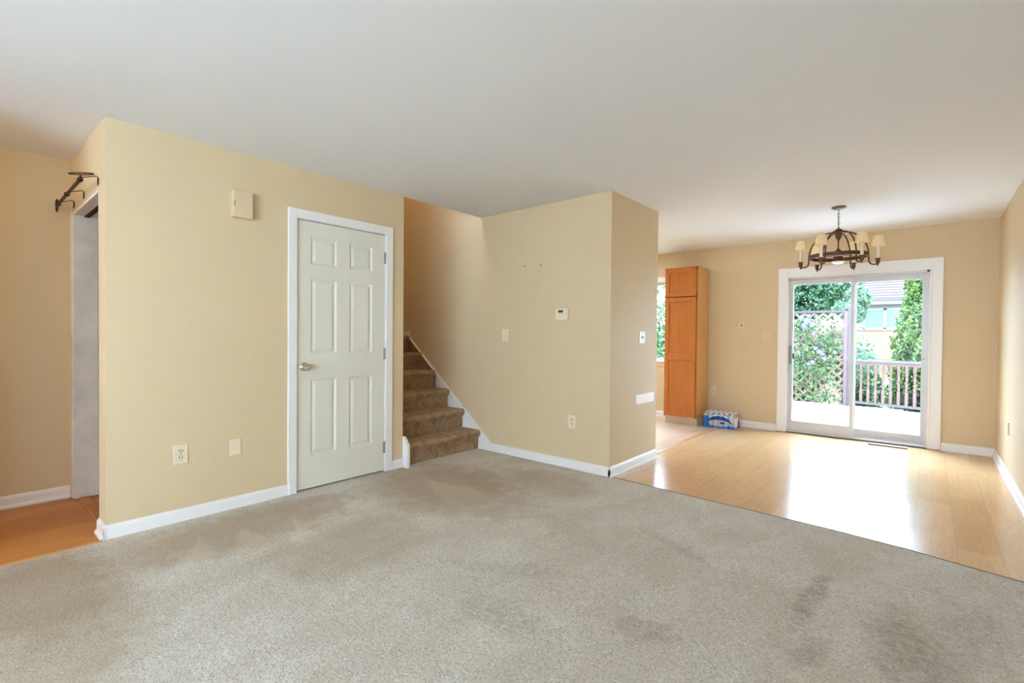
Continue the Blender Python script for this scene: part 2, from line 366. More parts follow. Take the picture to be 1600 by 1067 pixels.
# ------------------------------------------------------------------ the room shell
T = .12
mb = MB()
DY0, DY1, DZ = 1.712, 2.505, 2.072                       # closet door opening in the left wall
mb.box((XA-T, YA0, -.05), (XA, DY0, H)).box((XA-T, DY1, -.05), (XA, YA1, H)).box((XA-T, DY0, DZ), (XA, DY1, H))
struct(mb, 'wall_left', 'wall', 'tan painted wall holding the white six-panel door', 'wall')
mb = MB()
OX0, OX1, OZ = -4.66, -3.795, 2.052
mb.box((XH, YA0, -.05), (OX0, YA0+T, H)).box((OX1, YA0, -.05), (XA-T, YA0+T, H)).box((OX0, YA0, OZ), (OX1, YA0+T, H))
struct(mb, 'wall_foyer', 'wall', 'narrow tan wall around the foyer closet opening under the curtain rod', 'wall')
struct(B((XH-T, YF, -.05), (XH, YA1, H)), 'wall_hall', 'wall', 'tan foyer wall at the far left edge', 'wall')
struct(B((-5.17, YA1-.11, -.05), (XA-T, YA1, 4.9)), 'wall_stair_left', 'wall', 'tan wall on the left of the stairs', 'wall')
struct(B((-5.17, YA1, -.05), (-5.05, YT, 4.9)), 'wall_stair_back', 'wall', 'dim tan wall at the top of the stairs', 'wall')
struct(MB().box((-5.17, YT, -.05), (XE, YT+T, H)).box((-5.17, YT, H), (XA+T, YT+T, 4.9)), 'wall_stair_right', 'wall', 'tan wall with the thermostat beside the stairs', 'wall')
struct(B((XE-T, YT+T, -.05), (XE, YE1, H)), 'wall_end', 'wall', 'short tan wall end beside the dining room with white cover plate', 'wall')
struct(B((-6, YE1-T, -.05), (XE-T, YE1, H)), 'wall_kitchen_front', 'wall', 'tan kitchen wall behind the stairs', 'wall')
struct(B((-6.12, YE1-T, -.05), (-6, YB+.15, H)), 'wall_kitchen_left', 'wall', 'tan kitchen side wall', 'wall')
PX0, PX1, PZ = -1.385, -.002, 1.965                       # patio door opening
KX0, KX1, KZ0, KZ1 = -3.95, -2.98, .84, 2.02               # kitchen window opening
mb = MB(); y0, y1 = YB, YB+.15
mb.box((-6, y0, -.05), (KX0, y1, H)).box((KX0, y0, -.05), (KX1, y1, KZ0)).box((KX0, y0, KZ1), (KX1, y1, H)).box((KX1, y0, -.05), (PX0, y1, H))
mb.box((PX0, y0, PZ), (PX1, y1, H)).box((PX1, y0, -.05), (XR, y1, H))
struct(mb, 'wall_back', 'wall', 'tan far wall around the sliding patio door', 'wall')
SY0, SY1 = -2.45, -1.55
mb = MB().box((XR, YF-.12, -.05), (XR+.15, SY0, H)).box((XR, SY1, -.05), (XR+.15, YB+.15, H)).box((XR, SY0, -.05), (XR+.15, SY1, .75)).box((XR, SY0, 2.15), (XR+.15, SY1, H))
struct(mb, 'wall_right', 'wall', 'tan dining room wall at the right edge', 'wall')
FX0, FX1, FZ0, FZ1 = -2.0, .3, .5, 2.2
mb = MB(); mb.box((XH-T, YF-.12, -.05), (FX0, YF, H)).box((FX1, YF-.12, -.05), (XR, YF, H)).box((FX0, YF-.12, -.05), (FX1, YF, FZ0)).box((FX0, YF-.12, FZ1), (FX1, YF, H))
struct(mb, 'wall_front', 'wall', 'tan living room wall with the front window', 'wall')
struct(B((-3.72, YF, -.05), (-3.61, -.2, H)), 'wall_added_partition', 'wall', 'unseen tan partition added to shade the foyer', 'wall')  # out of view, added to hold window light off the foyer
mb = MB(); Z1 = H+.12
mb.box((XA+T, YF-.12, H), (XR+.15, YB+.15, Z1)).box((-6.12, YT+T, H), (XA+T, YB+.15, Z1)).box((-6.12, YF-.12, H), (XA+T, YA1-.11, Z1))
mb.box((XA, YA1-.11, H), (XA+T, YT+T, Z1))
struct(mb, 'ceiling', 'ceiling', 'white painted ceiling over living and dining room', 'ceiling')
struct(MB().box((XA, YA1-.11, Z1), (XA+T, YT, 4.9)), 'wall_stairwell', 'wall', 'upper stairwell wall over the ceiling edge', 'wall')
struct(MB().box((-5.17, YA1-.11, 4.9), (XA+T, YT+T, 5.0)), 'ceiling_stairwell', 'ceiling', 'upper ceiling over the stairs', 'ceiling')
# floors: carpet, laminate, foyer, kitchen
bnd = [(XE, 3.70), (-1.637, 3.672), (-.815, 3.632), (-.448, 3.612), (-.072, 3.567), (.1, 3.525), (.373, 3.472), (XR, 3.44)]
mb = MB().prism([(-3.585, YF), (XR, YF)] + bnd[::-1] + [(XE, YT), (-3.9, YT), (-3.9, YA1), (XA, YA1), (XA, 2.5), (XA-.06, 2.5), (XA-.06, 1.715), (XA, 1.715), (XA, YA0), (-3.585, YA0)], -.03, 0)
struct(mb, 'floor_carpet', 'carpet', 'beige cut pile carpet with stains and vacuum marks across the living room', 'carpet')
mb = MB().prism(bnd + [(XR, YB+.1), (-2.125, YB+.1), (-2.125, YE1), (XE, YE1)], -.04, -.006)
struct(mb, 'floor_laminate', 'laminate', 'glossy honey laminate floor of the dining room', 'floor')
struct(MB().prism([(XH, YF), (-3.585, YF), (-3.585, YA0), (XA-T, YA0), (XA-T, YA1-.11), (XH, YA1-.11)], -.04, -.006), 'floor_foyer', 'foyer_wood', 'orange wood laminate floor of the foyer at lower left', 'floor')
struct(MB().box((-6, YE1-.12, -.04), (-2.125, YB+.1, -.006)), 'floor_kitchen', 'kitchen_floor', 'pale vinyl kitchen floor behind the wall end', 'floor')
# thin dark gap and metal edge where carpet meets laminate
mb = MB()
for (a, b) in zip(bnd, bnd[1:]): mb.prism([(a[0], a[1]-.001), (b[0], b[1]-.001), (b[0], b[1]+.024), (a[0], a[1]+.024)], -.008, -.0035)
struct(mb, 'trim_1', 'gap', 'dark seam between carpet and laminate', 'trim')
struct(B((-2.145, YE1, -.008), (-2.105, YB, .003), bev=.002), 'trim_2', 'threshold', 'wood threshold strip between kitchen floor and laminate', 'trim')
struct(B((-3.607, YF, -.008), (-3.577, YA0-.02, .003), bev=.002), 'trim_3', 'threshold', 'wood threshold strip between foyer floor and carpet', 'trim')
struct(B((OX0, YA0+.02, -.008), (OX1, YA0+.075, .006), bev=.003), 'trim_4', 'foyer_wood', 'wood threshold strip in the foyer closet opening', 'trim')
mb = MB(); hw = .105                                     # edge strip of the ceiling along the stair opening
# baseboards
HB, TB = .080, .014
def base_prof(p0, p1, nrm, name, label, shoe=False):
    """baseboard from p0 to p1 (x,y) with outward normal nrm: flat board, rounded top"""
    p0, p1, n = Vector((*p0, 0)), Vector((*p1, 0)), Vector((*nrm, 0)); prof = [(0, -.007), (TB, -.007), (TB, HB*.74), (TB*.80, HB*.86), (TB*.45, HB*.93), (TB*.35, HB), (0, HB)]
    if shoe: prof = [(0, -.007), (TB+.011, -.007), (TB+.010, .009), (TB+.003, .014), (TB, .016)] + prof[2:]
    mb = MB().extrude([p0+n*a+Vector((0, 0, z)) for a, z in prof], p1-p0)
    return struct(mb, name, 'trim', label, 'baseboard')
base_prof((XA, YA0-TB), (XA, 1.650), (1, 0), 'baseboard_left', 'white baseboard left of the six-panel door')
base_prof((XA, 2.572), (XA, YA1+.003), (1, 0), 'baseboard_left_end', 'short white baseboard between six-panel door and stairs')
base_prof((-3.79, YA0), (XA+TB, YA0), (0, -1), 'baseboard_foyer', 'white baseboard end beside the foyer closet opening', True)
base_prof((XH, YF), (XH, YA0-.012), (1, 0), 'baseboard_hall', 'white baseboard on the foyer wall', True)
base_prof((-3.46, YT), (XE+TB, YT), (0, -1), 'baseboard_stair_right', 'white baseboard below the thermostat wall')
base_prof((XE, YT-TB), (XE, YE1), (1, 0), 'baseboard_end', 'white baseboard under the short wall end', True)
base_prof((-2.36, YB), (-1.497, YB), (0, -1), 'baseboard_back_left', 'white baseboard left of the patio door', True)
base_prof((.108, YB), (XR, YB), (0, -1), 'baseboard_back_right', 'white baseboard right of the patio door', True)
base_prof((XR, YF), (XR, YB), (-1, 0), 'baseboard_right', 'white baseboard along the right wall', True)
base_prof((-6, YB), (-2.82, YB), (0, -1), 'baseboard_kitchen', 'white baseboard under the kitchen window')

# ------------------------------------------------------------------ door_1: white six-panel door
d1 = thing('door_1', (XA, 2.11, 0), 'white six-panel closet door with nickel knob left of the stairs', 'door', kind='structure')
cw = .063
def casing(mb, boxes):
    for lo, hi in boxes: mb.box(lo, hi, bev=.005)
    return mb
mb = MB(); x0, x1 = XA-.001, XA+.017
mb.box((x0, 1.649, 0), (x1, DY0+.004, DZ+.004+cw), bev=.005).box((x0, DY1-.004, 0), (x1, 2.571, DZ+.004+cw), bev=.005).box((x0, DY0+.002, DZ-.004), (x1-.001, DY1-.002, DZ+.004+cw), bev=.005)
mb.box((x0, 1.655, 0), (x1+.006, DY0-.001, .10), bev=.004)
mb.build('door_casing', 'trim', d1)
MB().box((XA-T, DY0, 0), (XA-.001, DY0+.005, DZ)).box((XA-T, DY1-.006, 0), (XA-.001, DY1, DZ)).box((XA-T, DY0, DZ-.005), (XA-.001, DY1, DZ)).build('door_jamb', 'trim', d1)
sy0, sy1, sz0, sz1 = DY0+.0105, DY1-.008, .012, DZ-.0105; sw, sh = sy1-sy0, sz1-sz0
pl = [(a-sy0, b-sz0, c-sy0, d-sz0) for a, b, c, d in ((1.829, .262, 2.044, .848), (2.158, .262, 2.372, .848), (1.829, 1.046, 2.044, 1.626), (2.158, 1.046, 2.372, 1.626), (1.829, 1.734, 2.044, 1.948), (2.158, 1.734, 2.372, 1.944))]
slab = MB().panel_slab((XA-.003, sy0, sz0), (0, 1, 0), (0, 0, 1), (1, 0, 0), sw, sh, .034, pl, [(.003, -.002), (.014, -.009), (.020, -.009), (.040, -.002)]).build('door_slab', 'door', d1)
MB().box((XA-.07, DY0+.001, .0), (XA-.06, DY1-.001, DZ-.001)).build('dark_gap', 'gap', d1)
kb = MB().lathe([(.0, -.004), (.033, -.004), (.034, .004), (.028, .010), (.013, .013), (.012, .030), (.019, .034), (.027, .042), (.029, .052), (.026, .062), (.015, .068), (.0, .069)], (XA, 1.778, .948), 28, 'X').build('door_knob', 'nickel', slab, smooth=True)
kb['label'] = 'polished nickel knob'
for z in (1.865, 1.033, .215):
    h = MB().box((XA-.004, 2.488, z-.048), (XA+.004, 2.501, z+.048), bev=.001).tube([(XA+.007, 2.497, z-.05), (XA+.007, 2.497, z+.05)], .0065, 10).build('hinge', 'steel', d1, smooth=True)
    h['label'] = 'grey steel hinge'
MB().box((XA-.006, DY0+.004, .935), (XA+.003, DY0+.010, .965)).build('strike_plate', 'steel', d1)

# ------------------------------------------------------------------ foyer closet opening: painted jambs, track
d2 = thing('door_2', ((OX0+OX1)/2, YA0, 0), 'foyer closet opening with scuffed grey jamb below the curtain rod', 'doorway', kind='structure')
MB().box((OX0, YA0-.004, 0), (OX0+.018, YA0+T+.01, OZ)).build('far_jamb', 'jamb', d2)
MB().box((OX1-.016, YA0+.002, 0), (OX1, YA0+T, OZ)).build('near_jamb', 'jamb', d2)
MB().box((OX0, YA0-.004, OZ-.016), (OX1, YA0+T, OZ)).build('head_jamb', 'jamb', d2)
MB().box((OX0+.02, YA0+.055, OZ-.024), (OX1, YA0+.085, OZ-.0155)).build('door_track', 'gap', d2)
MB().box((OX0-.06, YA0-.012, 0), (OX0+.004, YA0, OZ+.0), bev=.003).build('side_casing', 'jamb', d2)
MB().box((OX0-.01, YA0+T+.012, 0), (OX0+.028, YA0+T+.045, OZ-.02)).build('folded_door_edge', 'closet', d2)

# ------------------------------------------------------------------ staircase
st = thing('staircase', (XA, (YA1+YT)/2, 0), 'brown carpeted staircase rising left between door wall and thermostat wall', 'stairs', kind='structure')
RISE, RUN, X0 = .198, .243, -3.622
ys0, ys1 = YA1+.026, YT-.018
for k in range(6):
    xr = X0-RUN*k; zt = RISE*(k+1); zb = RISE*k-(.0 if k == 0 else .02)
    xb = xr-RUN-.03 if k < 5 else -5.05
    y0s = ys0 if k == 0 else ys0-.02
    r = .030; prof = [(xb, zb), (xr, zb), (xr+.004, zt-.085), (xr+.030, zt-.052)]
    for a in range(0, 91, 15): prof.append((xr+.036-r+r*math.cos(rad(a))*1.0, zt-.032+.032*math.sin(rad(a))))
    prof += [(xb, zt)]
    mb = MB().extrude([(x, y0s, z) for x, z in prof], (0, ys1-y0s, 0))
    # soften the end of the nosing
    s = mb.build('step', 'stair', st, smooth=True)
MB().extrude([(-3.44, YT-.016, 0), (-3.44, YT-.016, HB), (-4.315, YT-.016, .765), (-4.315, YT-.016, .5), (-3.7, YT-.016, 0)], (0, .016, 0)).build('skirt_board', 'trim', st)
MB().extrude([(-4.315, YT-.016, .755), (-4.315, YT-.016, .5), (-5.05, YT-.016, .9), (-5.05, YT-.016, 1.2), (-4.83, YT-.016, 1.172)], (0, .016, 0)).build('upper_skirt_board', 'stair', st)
MB().extrude([(-4.315, YT-.020, .765), (-4.315, YT-.020, .748), (-4.83, YT-.020, 1.165), (-4.83, YT-.020, 1.182)], (0, .020, 0)).build('skirt_cap', 'trim', st)
MB().box((-5.05, ys0, RISE*6), (-5.035, YT, RISE*6+.055)).box((-5.04, YT-.016, RISE*6-.01), (-4.82, YT, RISE*6+.05)).build('landing_baseboard', 'trim', st)
MB().extrude([(XA-.015, YA1, 0), (XA+.075, YA1, 0), (XA+.075, YA1, .205), (XA+.018, YA1, .275), (XA-.015, YA1, .275)], (0, .024, 0)).build('stringer_end', 'trim', st)

# ------------------------------------------------------------------ curtain rod
cr = thing('curtain_rod', (-4.2, YA0, 2.1), 'dark bronze curtain rod on three thin brackets above the foyer closet opening', 'curtain rod')
ry, rz = YA0-.085, 2.092
MB().tube([(-4.66, ry, rz), (-3.775, ry, rz)], .0095, 12).build('rod', 'bronze', cr, smooth=True)
for x in (-4.622, -4.25, -3.785):
    b = MB().tube([(x, YA0-.004, 2.078), (x, YA0-.004, 2.128), (x, YA0-.010, 2.132), (x, ry+.01, 2.108), (x, ry-.004, 2.080), (x, ry-.014, 2.084)], .0027, 8)
    b.box((x-.006, YA0-.006, 2.086), (x+.006, YA0, 2.122)).build('bracket', 'bronze', cr)
    MB().lathe([(.010, -.012), (.0145, -.008), (.0145, .008), (.010, .012)], (x, ry, rz), 14, 'X').build('collar', 'bronze', cr, smooth=True)
el = [(-3.735+.024*math.cos(a), ry+.056*math.sin(a), rz+.024+.012*math.sin(a)) for a in np.linspace(0, 2*math.pi, 26)[:-1]]
MB().loop(el, .0034).tube([(-3.775, ry, rz), (-3.762, ry, rz+.02)], [.014, .004], 10).build('finial', 'bronze', cr, smooth=True)
el = [(-4.69+.030*math.cos(a), ry, rz+.042*math.sin(a)) for a in np.linspace(0, 2*math.pi, 26)[:-1]]
MB().loop(el, .0055).tube([(-4.65, ry, rz), (-4.70, ry, rz)], [.015, .009], 10).build('finial', 'bronze', cr, smooth=True)
ds = thing('door_stop', (XH, .22, .03), 'small dark door stop on the foyer baseboard', 'door stop')
MB().tube([(XH+.014, .222, .03), (XH+.05, .222, .03)], [.006, .006], 10).build('spring', 'steel', ds, smooth=True)
MB().tube([(XH+.05, .222, .03), (XH+.064, .222, .03)], [.009, .008], 10).build('rubber_tip', 'slot', ds, smooth=True)

# ------------------------------------------------------------------ wall plates
def wall_frame(ax, p, out):
    """returns fn(u, v, d) -> world point; u along wall, v up, d out of the wall"""
    if ax == 'X': return lambda u, v, d: (p+out*d, u, v)
    return lambda u, v, d: (u, p+out*d, v)
def wbox(mb, F, u0, v0, u1, v1, d0, d1, bev=0):
    a, b = F(u0, v0, d0), F(u1, v1, d1); lo = [min(q) for q in zip(a, b)]; hi = [max(q) for q in zip(a, b)]
    return mb.box(lo, hi, bev=bev)
def outlet(name, F, u, v, w, h, label, m='plate'):
    t = thing(name, F(u, v, 0), label, 'outlet', 'duplex wall outlets')
    wbox(MB(), F, u-w/2, v-h/2, u+w/2, v+h/2, 0, .006, .0025).build('plate', m, t)
    for s in (1, -1):
        vv = v+s*h*.165
        rc = wbox(MB(), F, u-w*.22, vv-h*.115, u+w*.22, vv+h*.115, .002, .008, .002).build('receptacle', m, t)
        mb = MB(); wbox(mb, F, u-w*.13, vv-.004, u-w*.07, vv+.009, .0078, .0086); wbox(mb, F, u+w*.07, vv-.004, u+w*.13, vv+.007, .0078, .0086)
        wbox(mb, F, u-.0028, vv-.014, u+.0028, vv-.008, .0078, .0086); mb.build('slots', 'slot', rc)
    wbox(MB(), F, u-.003, v-.003, u+.003, v+.003, .005, .0072).build('screw', 'steel', t)
    return t
def switch(name, F, u, v, w, h, label, n=1, m='plate'):
    t = thing(name, F(u, v, 0), label, 'light switch', 'wall light switches')
    wbox(MB(), F, u-w/2, v-h/2, u+w/2, v+h/2, 0, .006, .0025).build('plate', m, t)
    for i in range(n):
        uu = u+(i-(n-1)/2)*.03
        wbox(MB(), F, uu-.006, v-.013, uu+.006, v+.013, .0045, .0066).build('slot', 'slot' if n > 1 else m, t)
        k = MB(); a, b = F(uu-.004, v-.008, .005), F(uu+.004, v+.014, .016); lo = [min(q) for q in zip(a, b)]; hi = [max(q) for q in zip(a, b)]
        k.box(lo, hi, bev=.0015).build('toggle', m, t)
    for s in (1, -1): wbox(MB(), F, u-.003, v+s*h*.33-.003, u+.003, v+s*h*.33+.003, .005, .0068).build('screw', 'steel', t)
    return t
def blank(name, F, u, v, w, h, label, m='plate', cat='cover plate', screws=((0, .36), (0, -.36)), t_=.006):
    t = thing(name, F(u, v, 0), label, cat)
    wbox(MB(), F, u-w/2, v-h/2, u+w/2, v+h/2, 0, t_, .0022).build('plate', m, t)
    for a, b in screws: wbox(MB(), F, u+a*w-.0035, v+b*h-.0035, u+a*w+.0035, v+b*h+.0035, t_-.001, t_+.0016, .001).build('screw', 'steel', t)
    return t
FA = wall_frame('X', XA, 1); FT = wall_frame('Y', YT, -1); FE = wall_frame('X', XE, 1); FB = wall_frame('Y', YB, -1); FR = wall_frame('X', XR, -1)
outlet('wall_outlet', FA, .971, .4275, .080, .126, 'cream duplex outlet low on the door wall, left of the blank plate')
blank('blank_plate', FA, 1.293, .420, .071, .111, 'cream blank plate low on the wall between outlet and six-panel door', screws=())
ch = thing('doorbell_chime', (XA, 1.325, 2.08), 'cream door chime box high on the wall left of the six-panel door', 'doorbell')
wbox(MB(), FA, 1.262, 1.988, 1.392, 2.172, 0, .045, .006).build('cover', simple('chime_cover_plastic', (214, 192, 156), .5), ch)
mb = MB()
for z in (2.092, 2.080, 2.066): wbox(mb, FA, 1.268, z-.004, 1.275, z+.003, .044, .0462)
mb.build('speaker_slot', 'slot', ch)
th = thing('thermostat', (-2.56, YT, 1.40), 'small almond thermostat with dark screen on the tan wall', 'thermostat')
bd = wbox(MB(), FT, -2.628, 1.345, -2.492, 1.455, 0, .026, .004).build('housing', 'plate', th)
wbox(MB(), FT, -2.594, 1.413, -2.542, 1.436, .025, .0275).build('screen', 'screen', th)
wbox(MB(), FT, -2.592, 1.402, -2.544, 1.408, .025, .0268).build('button_strip', 'tan_plate', th)
switch('light_switch', FT, -3.260, 1.203, .085, .124, 'cream single light switch on the tan wall near the stairs')
outlet('wall_outlet', FT, -2.447, .425, .083, .120, 'cream duplex outlet low on the wall under the thermostat')
for x, z, s in ((-3.012, 1.875, 'left nail of two high on the thermostat wall'), (-2.816, 1.868, 'right nail of two high on the thermostat wall')):
    n = MB().tube([(x, YT+.004, z), (x, YT-.014, z+.004)], [.003, .005], 8).build('nail', 'slot', None, origin=(x, YT, z)); tag(n, s, 'nail', 'nails on the thermostat wall')
switch('light_switch', FE, 4.291, 1.193, .115, .112, 'white double light switch on the short wall end', 2, 'white_plate')
blank('cover_plate', FE, 4.372, .610, .392, .090, 'long white screwed cover plate low on the short wall end', 'white_plate', screws=((-.47, .36), (-.47, -.36), (.02, .36), (.02, -.36), (.47, .36), (.47, -.36)))
blank('phone_plate', FB, -1.932, 1.365, .085, .115, 'tan phone jack plate on the wall right of the pantry cabinet', 'tan_plate', screws=((.0, .35), (0, -.35)), t_=.007)
wbox(MB(), FB, -1.940, 1.352, -1.924, 1.370, .006, .0085).build('jack', 'slot', bpy.data.objects['phone_plate'])
wbox(MB(), FB, -1.902, 1.318, -1.892, 1.405, .004, .013, .002).build('clip', 'plate', bpy.data.objects['phone_plate'])
switch('light_switch', FB, -1.624, 1.216, .092, .112, 'tan painted light switch between phone plate and patio door', 1, 'tan_plate')
outlet('wall_outlet', FB, -2.290, .45, .07, .115, 'cream outlet on the wall tight beside the pantry cabinet')
sl = thing('wall_outlet', FR(5.93, .437, 0), 'cream outlet seen edge-on low on the right wall', 'outlet', 'duplex wall outlets')
wbox(MB(), FR, 5.893, .382, 5.967, .492, 0, .004, .0015).build('plate', 'wall', sl)
wbox(MB(), FR, 5.924, .384, 5.940, .490, .0035, .0062, .001).build('slot', 'slot', sl)

# ------------------------------------------------------------------ floor register
fv = thing('floor_register', (-.33, 6.89, 0), 'brown slotted floor register in front of the patio door', 'vent')
MB().box((-.515, 6.845, -.006), (-.165, 6.945, .003), bev=.002).build('frame', simple('register_frame', (168, 130, 96), .5), fv)
mb = MB()
for i in range(22): mb.box((-.500+i*.0147, 6.862, .0015), (-.492+i*.0147, 6.928, .0036))
mb.build('louvers', 'slot', fv)
MB().box((-.515, 6.832, -.005), (-.165, 6.846, .0035)).build('front_edge', 'gap', fv)

# ------------------------------------------------------------------ sliding patio door (door_3)
pd = thing('door_3', ((PX0+PX1)/2, YB, 0), 'white sliding glass patio door to the deck', 'door', kind='structure')
mb = MB(); ya, yb = YB-.020, YB+.001
mb.box((-1.492, ya, 0), (PX0+.006, yb, 2.088), bev=.006).box((PX1-.006, ya, 0), (.106, yb, 2.088), bev=.006).box((PX0, ya+.002, PZ-.004), (PX1, yb, 2.086), bev=.006)
mb.box((PX0-.012, ya-.006, 0), (PX0+.006, ya+.004, 2.0), bev=.003).box((PX1-.006, ya-.006, 0), (PX1+.012, ya+.004, 2.0), bev=.003).box((PX0, ya-.006, PZ-.006), (PX1, ya+.004, PZ+.014), bev=.003)
mb.build('door_casing', 'trim', pd)
MB().box((.0, ya-.003, 0), (.104, ya+.004, .105), bev=.003).build('plinth_block', 'trim', pd)
mb = MB(); y1 = YB+.145
mb.box((PX0, YB, 0), (PX0+.022, y1, PZ)).box((PX1-.030, YB, 0), (PX1, y1, PZ)).box((PX0, YB, PZ-.028), (PX1, y1, PZ)).box((PX0+.022, YB+.074, 0), (PX0+.03, YB+.078, PZ)).box((PX0, YB+.074, PZ-.045), (PX1, YB+.078, PZ-.02))
mb.build('door_frame', 'vinyl', pd)
MB().box((PX0, YB-.012, -.005), (PX1, y1, .022), bev=.002).box((PX0, YB+.028, .02), (PX1, YB+.034, .036)).box((PX0, YB+.076, .02), (PX1, YB+.082, .036)).build('sill_track', 'vinyl', pd)
MB().box((PX0, YB-.016, -.006), (PX1, YB-.010, .004)).build('sill_shadow_gap', 'gap', pd)
def sash(x0, x1, z0, z1, gx0, gx1, gz0, gz1, y, name):
    mb = MB(); yy = y+.038
    mb.box((x0, y, z0), (gx0, yy, z1), bev=.003).box((gx1, y, z0), (x1, yy, z1), bev=.003).box((gx0-.003, y+.001, z0), (gx1+.003, yy-.001, gz0), bev=.003).box((gx0-.003, y+.001, gz1), (gx1+.003, yy-.001, z1), bev=.003)
    s = mb.build(name, 'vinyl', pd)
    MB().box((gx0-.003, y+.016, gz0-.003), (gx1+.003, y+.021, gz1+.003)).build('glass_pane', 'glass', s); return s
s1 = sash(-1.366, -.682, .034, 1.935, -1.326, -.722, .143, 1.870, YB+.030, 'sliding_sash')
s2 = sash(-.722, -.028, .034, 1.935, -.672, -.070, .118, 1.868, YB+.082, 'fixed_sash')
MB().box((-1.362, YB+.012, .87), (-1.336, YB+.031, 1.10), bev=.005).box((-1.356, YB+.002, .89), (-1.342, YB+.014, 1.08), bev=.004).build('door_handle', simple('grey_handle', (128, 124, 122), .3, .3), s1)
MB().box((-1.327, YB+.034, .93), (-1.312, YB+.046, 1.005)).build('lock_latch', 'gap', s1)
MB().box((-.07, YB+.078, .972), (-.030, YB+.083, .980)).build('latch_line', 'steel', s2)

# ------------------------------------------------------------------ kitchen window (window_1)
kw = thing('window_1', ((KX0+KX1)/2, YB, KZ0), 'white kitchen window mostly hidden behind the pantry cabinet', 'window', kind='structure')
mb = MB(); mb.box((KX0-.07, YB-.016, KZ0-.02), (KX0, YB, KZ1+.07), bev=.004).box((KX1, YB-.016, KZ0-.02), (KX1+.07, YB, KZ1+.07), bev=.004).box((KX0, YB-.016, KZ1), (KX1, YB, KZ1+.07), bev=.004)
mb.build('casing', 'trim', kw)
MB().box((KX0-.09, YB-.05, KZ0-.02), (KX1+.09, YB+.02, KZ0+.004), bev=.004).build('sill', 'trim', kw)
MB().box((KX0-.07, YB-.014, KZ0-.085), (KX1+.07, YB, KZ0-.02), bev=.003).build('apron', simple('peach_apron', (232, 204, 176), .5), kw)
zm = 1.43
for (z0, z1, y) in ((zm-.01, KZ1, YB+.085), (KZ0, zm+.03, YB+.050)):
    mb = MB(); mb.box((KX0, y, z0), (KX0+.035, y+.03, z1)).box((KX1-.035, y, z0), (KX1, y+.03, z1)).box((KX0, y, z0), (KX1, y+.03, z0+.035)).box((KX0, y, z1-.035), (KX1, y+.03, z1))
    s = mb.build('sash', 'vinyl', kw)
    MB().box((KX0+.03, y+.012, z0+.03), (KX1-.03, y+.017, z1-.03)).build('glass_pane', 'glass', s)
# front window (window_2), behind the camera
fw = thing('window_2', ((FX0+FX1)/2, YF, FZ0), 'wide white front window of the living room', 'window', kind='structure')
mb = MB()
for x in (FX0, (2*FX0+FX1)/3-.02, (FX0+2*FX1)/3-.02, FX1-.04): mb.box((x, YF-.09, FZ0), (x+.04, YF-.05, FZ1))
mb.box((FX0, YF-.09, FZ0), (FX1, YF-.05, FZ0+.04)).box((FX0, YF-.09, FZ1-.04), (FX1, YF-.05, FZ1)); mb.build('frame', 'vinyl', fw)
MB().box((FX0+.03, YF-.072, FZ0+.03), (FX1-.03, YF-.067, FZ1-.03)).build('glass_pane', 'glass', fw)

sw_ = thing('added_side_window', (XR, (SY0+SY1)/2, .75), 'unseen white side window added to light the living room', 'window', kind='structure')  # added opening behind the camera, brings light onto the short wall end
mb = MB()
for y in (SY0, (SY0+SY1)/2-.02, SY1-.04): mb.box((XR+.05, y, .75), (XR+.09, y+.04, 2.15))
mb.box((XR+.05, SY0, .75), (XR+.09, SY1, .79)).box((XR+.05, SY0, 2.11), (XR+.09, SY1, 2.15)); mb.build('frame', 'vinyl', sw_)
MB().box((XR+.068, SY0+.03, .78), (XR+.073, SY1-.03, 2.12)).build('glass_pane', 'glass', sw_)

# ------------------------------------------------------------------ pantry cabinet
cx0, cx1, cyf, cz = -2.822, -2.372, 6.575, 2.150
pc = thing('pantry_cabinet', ((cx0+cx1)/2, (cyf+YB)/2, 0), 'tall honey maple pantry cabinet standing against the far wall', 'cabinet')
MB().box((cx0, cyf, .095), (cx1, YB-.018, cz), bev=.002).build('body', 'cab_side', pc)
MB().box((cx0+.01, cyf+.03, -.006), (cx1-.002, YB-.018, .097)).build('toe_kick', 'toe', pc)
MB().box((cx0, cyf-.004, .095), (cx0+.035, cyf+.004, cz)).box((cx1-.035, cyf-.004, .095), (cx1, cyf+.004, cz)).box((cx0, cyf-.004, cz-.04), (cx1, cyf+.004, cz)).box((cx0, cyf-.004, 1.735), (cx1, cyf+.004, 1.80)).build('face_frame', 'cab', pc)
dw = (cx1-.012)-(cx0+.008)
pf = [(.001, -.002), (.004, -.010)]
MB().panel_slab((cx0+.008, cyf-.023, .112), (1, 0, 0), (0, 0, 1), (0, -1, 0), dw, 1.738-.112, .018, [(.058, .058, dw-.058, .77), (.058, .868, dw-.058, 1.738-.112-.058)], pf).build('door', 'cab', pc)
MB().panel_slab((cx0+.008, cyf-.023, 1.752), (1, 0, 0), (0, 0, 1), (0, -1, 0), dw, cz-.012-1.752, .018, [(.058, .05, dw-.058, cz-.012-1.752-.058)], pf).build('door', 'cab', pc)
MB().box((cx0+.004, cyf-.006, 1.738), (cx1-.006, cyf-.003, 1.753)).build('door_gap', simple('shadowed_red_gap', (120, 56, 24), .6), pc)
MB().box((cx1-.004, cyf+.02, -.006), (cx1+.001, cyf+.034, .096)).build('toe_kick_edge', 'trim', pc)

